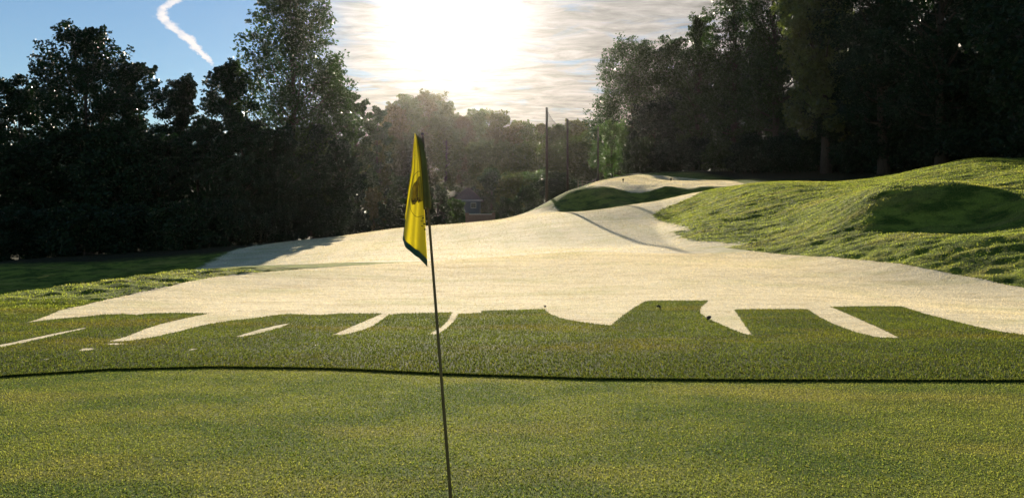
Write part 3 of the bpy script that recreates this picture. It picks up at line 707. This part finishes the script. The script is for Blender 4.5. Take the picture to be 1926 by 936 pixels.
# ------------------------------------------------------------------ flagstick and flag
M['stick'] = simple_mat('flagstick_paint', (.12, .08, .03), .4, .3, 20)
M['flag'] = simple_mat('flag_yellow', (.66, .60, .09), .7, .06, 9, trans=.65)
M['hem'] = simple_mat('flag_green', (.015, .085, .05), .7, .1, 9, trans=.15)
M['print'] = simple_mat('flag_print', (.26, .20, .03), .8, .45, 50, trans=.5)
M['ink'] = simple_mat('flag_ink', (.012, .022, .015), .8, .1, trans=.05)
def flagstick():
    Y = 3.75; k = Y/F
    def P(u, v, d=0.0): return np.array([(u-U0)*k, Y+d, HC-(v-HV)*k])
    bx, bz = 860.2, HV+HC/k
    root = empty('flagstick', P(bx, bz)); o3 = np.array(root.location)
    tag(root, 'thin brown golf flagstick leaning left on the putting green, holding a yellow flag', 'flagstick')
    top = P(794.5, 254)
    b = MB(); A = P(bx, bz+6)
    ts = np.linspace(0, 1, 12); b.tube([A+(top-A)*t for t in ts], [.0088-.0034*t for t in ts], 12); b.build('pole', M['stick'], root, True, o3)
    b = MB(); b.tube([top, top+[0,0,.006], top+[-.0005,0,.012]], [.0072,.0072,.003], 12); b.build('tip', M['ink'], root, True, o3)
    b = MB(); c = P(bx, bz)
    b.tube([c+[0,0,-.05], c+[0,0,.004]], [.054,.054], 24, False); b.build('cup', M['cap'], root, True, o3)
    # flag: left outline, right outline, bottom
    vs = np.array([250,262,280,320,360,400,450,478,500]); Lx = np.array([780.5,779,776.5,773,766,760,754.5,757,766]); Rx = np.array([781.5,785,789.5,794,797,799,801,802.5,803])
    fr = empty('flag', tuple(P(794, 300))); f3 = np.array(fr.location); tag(fr, 'limp yellow golf flag with a dark green hem and round crest', 'flag')
    def vbot(s): return 451+ (s**.85)*38 + (13*max(0, (s-.80)/.2))
    def surf(s, t, lift=0.0):
        v = 251+(vbot(s)-251)*t
        l, r_ = np.interp(min(v, 452), vs, Lx), np.interp(min(v, 500), vs, Rx)
        u = l+(r_-l)*s
        w = (r_-l)/48
        d = .085*w*math.sin(s*5.3+.6+1.2*t)+.030*w*math.sin(s*11.5+2.0*t)+.004*math.sin(9*t-4*s)-.01-.05*t*w
        return P(u, v, d-lift)
    def sheet(s0, s1, t0, t1, ns, nt_, mat, name, lift=0.0, th=.0008):
        S_, T_ = np.meshgrid(np.linspace(s0, s1, ns), np.linspace(t0, t1, nt_)); V = np.array([surf(a_, b_, lift) for a_, b_ in zip(S_.ravel(), T_.ravel())])
        idx = np.arange(ns*nt_).reshape(nt_, ns); Q = np.stack([idx[:-1,:-1], idx[1:,:-1], idx[1:,1:], idx[:-1,1:]], -1).reshape(-1, 4)
        o = np_mesh(name, V-f3, Q, mat, fr, True)
        md = o.modifiers.new('thick', 'SOLIDIFY'); md.thickness = th; return o
    sheet(0, 1, 0, .945, 40, 70, M['flag'], 'cloth')
    sheet(0, 1, .945, 1.0, 40, 6, M['hem'], 'hem')
    sheet(0, .035, .80, .945, 3, 20, M['hem'], 'side_hem', .002)
    # fold of cloth gathered round the stick, its shade put into a darker cloth colour
    V = []; ns, nt_ = 11, 30
    for j in range(nt_):
        t = j/(nt_-1); v = 256+t*137
        l = np.interp(v, [256,290,330,393], [783,787.5,791,797]); r_ = np.interp(v, [256,270,300,350,385,393], [789,796,803,808.5,812,811])
        for a_ in range(ns):
            s = a_/(ns-1); V.append(P(l+(r_-l)*s, v+2.0*math.sin(s*7)*(t > .97), -.014-.016*math.sin(math.pi*s)+.006*math.sin(9*s+4*t)))
    idx = np.arange(ns*nt_).reshape(nt_, ns); Q = np.stack([idx[:-1,:-1], idx[1:,:-1], idx[1:,1:], idx[:-1,1:]], -1).reshape(-1, 4)
    o = np_mesh('sleeve', np.array(V)-f3, Q, M['sleeve'], fr, True); o.modifiers.new('thick', 'SOLIDIFY').thickness = .001
    # crest: thin ring, dark figure, small broken lettering down the fold
    def at_px(u, v):
        t = (v-251)/(470-251); 
        for _ in range(8):
            l, r_ = np.interp(v, vs, Lx), np.interp(v, vs, Rx); s = (u-l)/(r_-l); t = (v-251)/(vbot(min(1, max(0, s)))-251)
        return s, t
    def poly(pts, name, mat, lift):
        V = [surf(*at_px(u, v), lift)-f3 for u, v in pts]; np_mesh(name, np.array(V), [tuple(range(len(V)))], mat, fr)
    b = MB(); seg = []
    for a_ in np.linspace(0, 2*math.pi, 73):
        u, v = 791+20*math.cos(a_), 366+42*math.sin(a_); l, r_ = np.interp(v, vs, Lx), np.interp(v, vs, Rx)
        seg.append((u, v, l+1 < u < r_-.6))
    for (u1, v1, k1), (u2, v2, k2) in zip(seg, seg[1:]):
        if k1 and k2: b.tube([surf(*at_px(u1, v1), .0022), surf(*at_px(u2, v2), .0022)], .0011, 5, False)
    b.build('crest_ring', M['ink'], fr, False, f3)
    fig = [(778,352),(781,345),(786,341),(790,334),(793,333),(795,345),(796,360),(796.5,378),(791,383),(789,378),(785,384),(779,386),(776,378),(775,366),(776,358)]
    cx, cy = 786, 362; V = [surf(*at_px(cx, cy), .0015)-f3]; Fs = []
    ring = [((1-q)*fig[a_][0]+q*fig[(a_+1) % len(fig)][0], (1-q)*fig[a_][1]+q*fig[(a_+1) % len(fig)][1]) for a_ in range(len(fig)) for q in (0, .5)]
    for lv in (.33, .66, 1):
        for u, v in ring: V.append(surf(*at_px(cx+(u-cx)*lv, cy+(v-cy)*lv), .0022)-f3)
    n = len(ring)
    for a_ in range(n): Fs.append((0, 1+a_, 1+(a_+1) % n))
    for lv in range(2):
        for a_ in range(n): a2 = (a_+1) % n; Fs.append((1+lv*n+a_, 1+(lv+1)*n+a_, 1+(lv+1)*n+a2, 1+lv*n+a2))
    np_mesh('crest_figure', np.array(V), Fs, M['print'], fr)
    b = MB()
    for u, v, w, h in [(779,377,3,5),(783,374,2,7),(786,378,3,3),(789,372,2,6),(781,383,4,2.5),(787,368,3,2.5),(792,376,2,4),(796.5,408,2,3),(795,415,3,2),(798,419,2,4),(795.5,424,2.5,2),(799,429,1.5,4),(796,411.5,1.5,2)]:
        q = [surf(*at_px(u+du, v+dv), .0036) for du, dv in ((0,0),(w,.8),(w*.8,h),(-.3,h*.8))]
        b = MB(); b.add(q, [(0,3,2,1)]); b.build('crest_letter', M['ink'], fr, False, f3)
M['sleeve'] = simple_mat('flag_sleeve_shaded', (.16, .15, .04), .8, .2, 15, trans=.25)  # flag cloth darkened: shade of the gathered fold painted into its colour
flagstick()

# ------------------------------------------------------------------ tee markers and fallen leaves
def marker(lb, u, Y):
    x = (u-U0)/F*Y; z = zg(x, Y); root = empty('tee_marker', (x, Y, z)); tag(root, lb, 'tee marker', 'tee markers on the far tee')
    b = MB(); b.tube([(0,0,-.05),(0,0,.22)], [.04,.04], 8); b.build('stake', M['timber'], root)
    b = MB(); b.tube([(0,0,.2),(0,0,.26),(0,0,.36),(0,0,.42)], [.05,.12,.12,.04], 10); b.build('knob', M['ink'], root, True)
marker('small dark marker on the left part of the far tee, nearest the netting', 1172, 93)
marker('small dark marker further right on the far tee', 1262, 95)
M['dead_leaf'] = simple_mat('dead_leaf', (.045, .035, .025), .8, .4, 40)
def leaf(lb, u, v, size, seed):
    (x, y), = unproject([(u, v)]); z = zg(x, y)+(.02 if y > 9 else 0); rs = random.Random(seed); V = []; Fs = []
    n = 7
    for r_ in range(5):
        w = [.0, .55, .8, .5, .05][r_]*size*.5; 
        for c in (-1, -.5, 0, .5, 1): V.append((c*w+rs.uniform(-.06,.06)*size, (r_-2)*size*.3, .015+.30*size*abs(c)**1.5+.14*size*math.sin(r_*1.4+seed)))
    for r_ in range(4):
        for c in range(4): a = r_*5+c; Fs.append((a, a+1, a+6, a+5))
    o = np_mesh('fallen_leaf', np.array(V), Fs, M['dead_leaf']); o.location = (x, y, z); o.rotation_euler = (0, 0, rs.uniform(0, 6))
    o.modifiers.new('thick', 'SOLIDIFY').thickness = .003
    tag(o, lb, 'leaf', 'fallen leaves on the turf')
leaf('largest curled dark dead leaf, beside the pale wedge right of centre', 1333, 603, .12, 1)
leaf('tiny dark leaf where the green apron meets pale turf right of the flagstick', 1025, 580, .07, 3)
leaf('dark leaf lying on the raised green tongue of the apron', 1239, 581, .10, 4)

# ------------------------------------------------------------------ sky, sun, air
def world():
    w = bpy.data.worlds.new('World'); S.world = w; w.use_nodes = True; nt = w.node_tree; nt.nodes.clear()
    out = nt.nodes.new('ShaderNodeOutputWorld')
    sky = nt.nodes.new('ShaderNodeTexSky'); sky.sky_type = 'NISHITA'; sky.sun_disc = False
    sky.sun_elevation = SUN_EL; sky.sun_rotation = SUN_AZ; sky.altitude = 200; sky.air_density = 1.2; sky.dust_density = .05; sky.ozone_density = 1.5
    tc = nt.nodes.new('ShaderNodeTexCoord'); D = tc.outputs['Generated']
    sx = nt.nodes.new('ShaderNodeSeparateXYZ'); nt.links.new(D, sx.inputs[0])
    # cirrus laid out on a level sheet high above: direction / up component
    up = math_(nt, 'MAXIMUM', sx.outputs[2], .02)
    px = math_(nt, 'DIVIDE', sx.outputs[0], up); py = math_(nt, 'DIVIDE', sx.outputs[1], up)
    cb = nt.nodes.new('ShaderNodeCombineXYZ'); nt.links.new(px, cb.inputs[0]); nt.links.new(py, cb.inputs[1])
    C = cb.outputs[0]
    n1 = noise(nt, scaled(nt, C, (1.1, 1.25, 1)), 2.0, 7, .62, .6)
    n2 = noise(nt, scaled(nt, C, (.25, .22, 1)), 1.0, 3, .5)
    # distance from the sun
    sd = (math.sin(SUN_AZ)*math.cos(SUN_EL), math.cos(SUN_AZ)*math.cos(SUN_EL), math.sin(SUN_EL))
    dp = nt.nodes.new('ShaderNodeVectorMath'); dp.operation = 'DOT_PRODUCT'; nt.links.new(D, dp.inputs[0]); dp.inputs[1].default_value = sd
    ang = math_(nt, 'ARCCOSINE', dp.outputs['Value'])
    # the bank of cirrus lies from the sun towards the right
    ax = math_(nt, 'DIVIDE', sx.outputs[0], math_(nt, 'MAXIMUM', sx.outputs[1], .05))
    bank = math_(nt, 'MULTIPLY', mapr(nt, ax, -.30, -.17, 0, 1, True), math_(nt, 'MULTIPLY', mapr(nt, sx.outputs[1], .1, .5, 0, 1, True), mapr(nt, sx.outputs[2], .36, .52, 1, 0, True)))
    cov = math_(nt, 'MULTIPLY', mapr(nt, math_(nt, 'ADD', math_(nt, 'MULTIPLY', n1, .75), math_(nt, 'MULTIPLY', n2, .35)), .35, .55, 0, 1, True), bank)
    # contrail, a kinked streak on the left
    el = math_(nt, 'DIVIDE', sx.outputs[2], math_(nt, 'MAXIMUM', sx.outputs[1], .05))
    fc = nt.nodes.new('ShaderNodeFloatCurve'); cm = fc.mapping.curves[0]
    pts = [(.19, -.367), (.1985, -.3726), (.218, -.389), (.235, -.409), (.2515, -.427), (.2647, -.4365), (.281, -.420), (.30, -.408), (.34, -.38)]
    X = lambda e: (e-.15)/.25
    Yc = lambda a: (a+.5)/.25
    cm.points[0].location = (0, Yc(-.36)); cm.points[1].location = (1, Yc(-.33))
    for e, a in pts: cm.points.new(X(e), Yc(a))
    fc.mapping.update()
    nt.links.new(mapr(nt, el, .15, .40), fc.inputs['Value'])
    cen = math_(nt, 'MULTIPLY_ADD', fc.outputs[0], .25, -.5)
    dirn = scaled(nt, D, (1, 1, 1.6))
    wob = math_(nt, 'MULTIPLY', math_(nt, 'SUBTRACT', noise(nt, dirn, 48, 7, .75), .5), .034)
    dist = math_(nt, 'ABSOLUTE', math_(nt, 'ADD', math_(nt, 'SUBTRACT', ax, cen), wob))
    wid = mapr(nt, el, .193, .235, .0015, .0085)
    con = mapr(nt, math_(nt, 'DIVIDE', dist, wid), 1.25, .35, 0, 1, True)
    con = math_(nt, 'MULTIPLY', con, mapr(nt, el, .190, .212, 0, 1, True))
    con = math_(nt, 'MULTIPLY', con, mapr(nt, noise(nt, dirn, 60, 4), .25, .55, .45, 1))
    # cloud light: thin ice cloud scatters sunlight forward, so it is brightest round the sun
    g1 = math_(nt, 'EXPONENT', math_(nt, 'MULTIPLY', ang, -4.5)); g2 = math_(nt, 'EXPONENT', math_(nt, 'MULTIPLY', math_(nt, 'MULTIPLY', ang, ang), -330))
    lum = math_(nt, 'ADD', math_(nt, 'MULTIPLY_ADD', g1, .27, .17), math_(nt, 'MULTIPLY', g2, .8))
    lum = math_(nt, 'MULTIPLY', lum, mapr(nt, noise(nt, scaled(nt, C, (1.3, 2.0, 1)), 2.3, 7, .7, .5), .36, .64, .58, 1.15))
    tint = mixc(nt, mapr(nt, el, .08, .26), (1.0, .87, .72), (1.0, .93, .85))
    veil = math_(nt, 'MULTIPLY', g2, .45)
    b1 = nt.nodes.new('ShaderNodeBackground'); nt.links.new(mixc(nt, 1.0, sky.outputs[0], (.57, .69, .86), 'MULTIPLY'), b1.inputs[0]); b1.inputs[1].default_value = SKY
    b2 = nt.nodes.new('ShaderNodeBackground'); nt.links.new(tint, b2.inputs[0]); nt.links.new(lum, b2.inputs[1])
    b3 = nt.nodes.new('ShaderNodeBackground'); b3.inputs[0].default_value = (1, .9, .74, 1); nt.links.new(veil, b3.inputs[1])
    b4 = nt.nodes.new('ShaderNodeBackground'); b4.inputs[0].default_value = (1, .93, .9, 1); b4.inputs[1].default_value = .42
    mx = nt.nodes.new('ShaderNodeMixShader'); nt.links.new(cov, mx.inputs[0]); nt.links.new(b1.outputs[0], mx.inputs[1]); nt.links.new(b2.outputs[0], mx.inputs[2])
    mc = nt.nodes.new('ShaderNodeMixShader'); nt.links.new(con, mc.inputs[0]); nt.links.new(mx.outputs[0], mc.inputs[1]); nt.links.new(b4.outputs[0], mc.inputs[2])
    ad = nt.nodes.new('ShaderNodeAddShader'); nt.links.new(mc.outputs[0], ad.inputs[0]); nt.links.new(b3.outputs[0], ad.inputs[1])
    nt.links.new(ad.outputs[0], out.inputs['Surface'])
SKY = .05
world()
sl = bpy.data.lights.new('sun', 'SUN'); sl.energy = 5.0; sl.angle = R(.53); sl.color = (1, .87, .68)
so = bpy.data.objects.new('sun', sl); COL.objects.link(so)
sv = Vector((math.sin(SUN_AZ)*math.cos(SUN_EL), math.cos(SUN_AZ)*math.cos(SUN_EL), math.sin(SUN_EL)))
so.rotation_euler = sv.to_track_quat('Z', 'Y').to_euler(); so.location = (0, 0, 60)

HAZE = .000022
if HAZE:
    b = MB(); b.box(-1700, 1700, -40, 830, -40, 62)
    m, nt, out = new_mat('air'); pv = nt.nodes.new('ShaderNodeVolumePrincipled')
    pv.inputs['Color'].default_value = (.95, .93, .9, 1); pv.inputs['Density'].default_value = HAZE; pv.inputs['Anisotropy'].default_value = .88
    nt.links.new(pv.outputs[0], out.inputs['Volume'])
    tag(b.build('haze', m), 'thin sunlit haze hanging over the whole course', 'haze', kind='stuff')

# ------------------------------------------------------------------ camera and output
cam = bpy.data.cameras.new('camera'); co = bpy.data.objects.new('camera', cam); COL.objects.link(co)
co.location = (0, 0, HC); co.rotation_euler = (R(90), 0, 0)
cam.sensor_width = 36; cam.lens = 36*F/1926; cam.shift_y = -(468-HV)/1926; cam.clip_end = 5000; cam.clip_start = .05
S.camera = co
S.view_settings.view_transform = 'Standard'; S.view_settings.look = 'None'; S.view_settings.gamma = 1
S.view_settings.exposure = 1.3
S.render.engine = 'CYCLES'
S.cycles.volume_bounces = 0
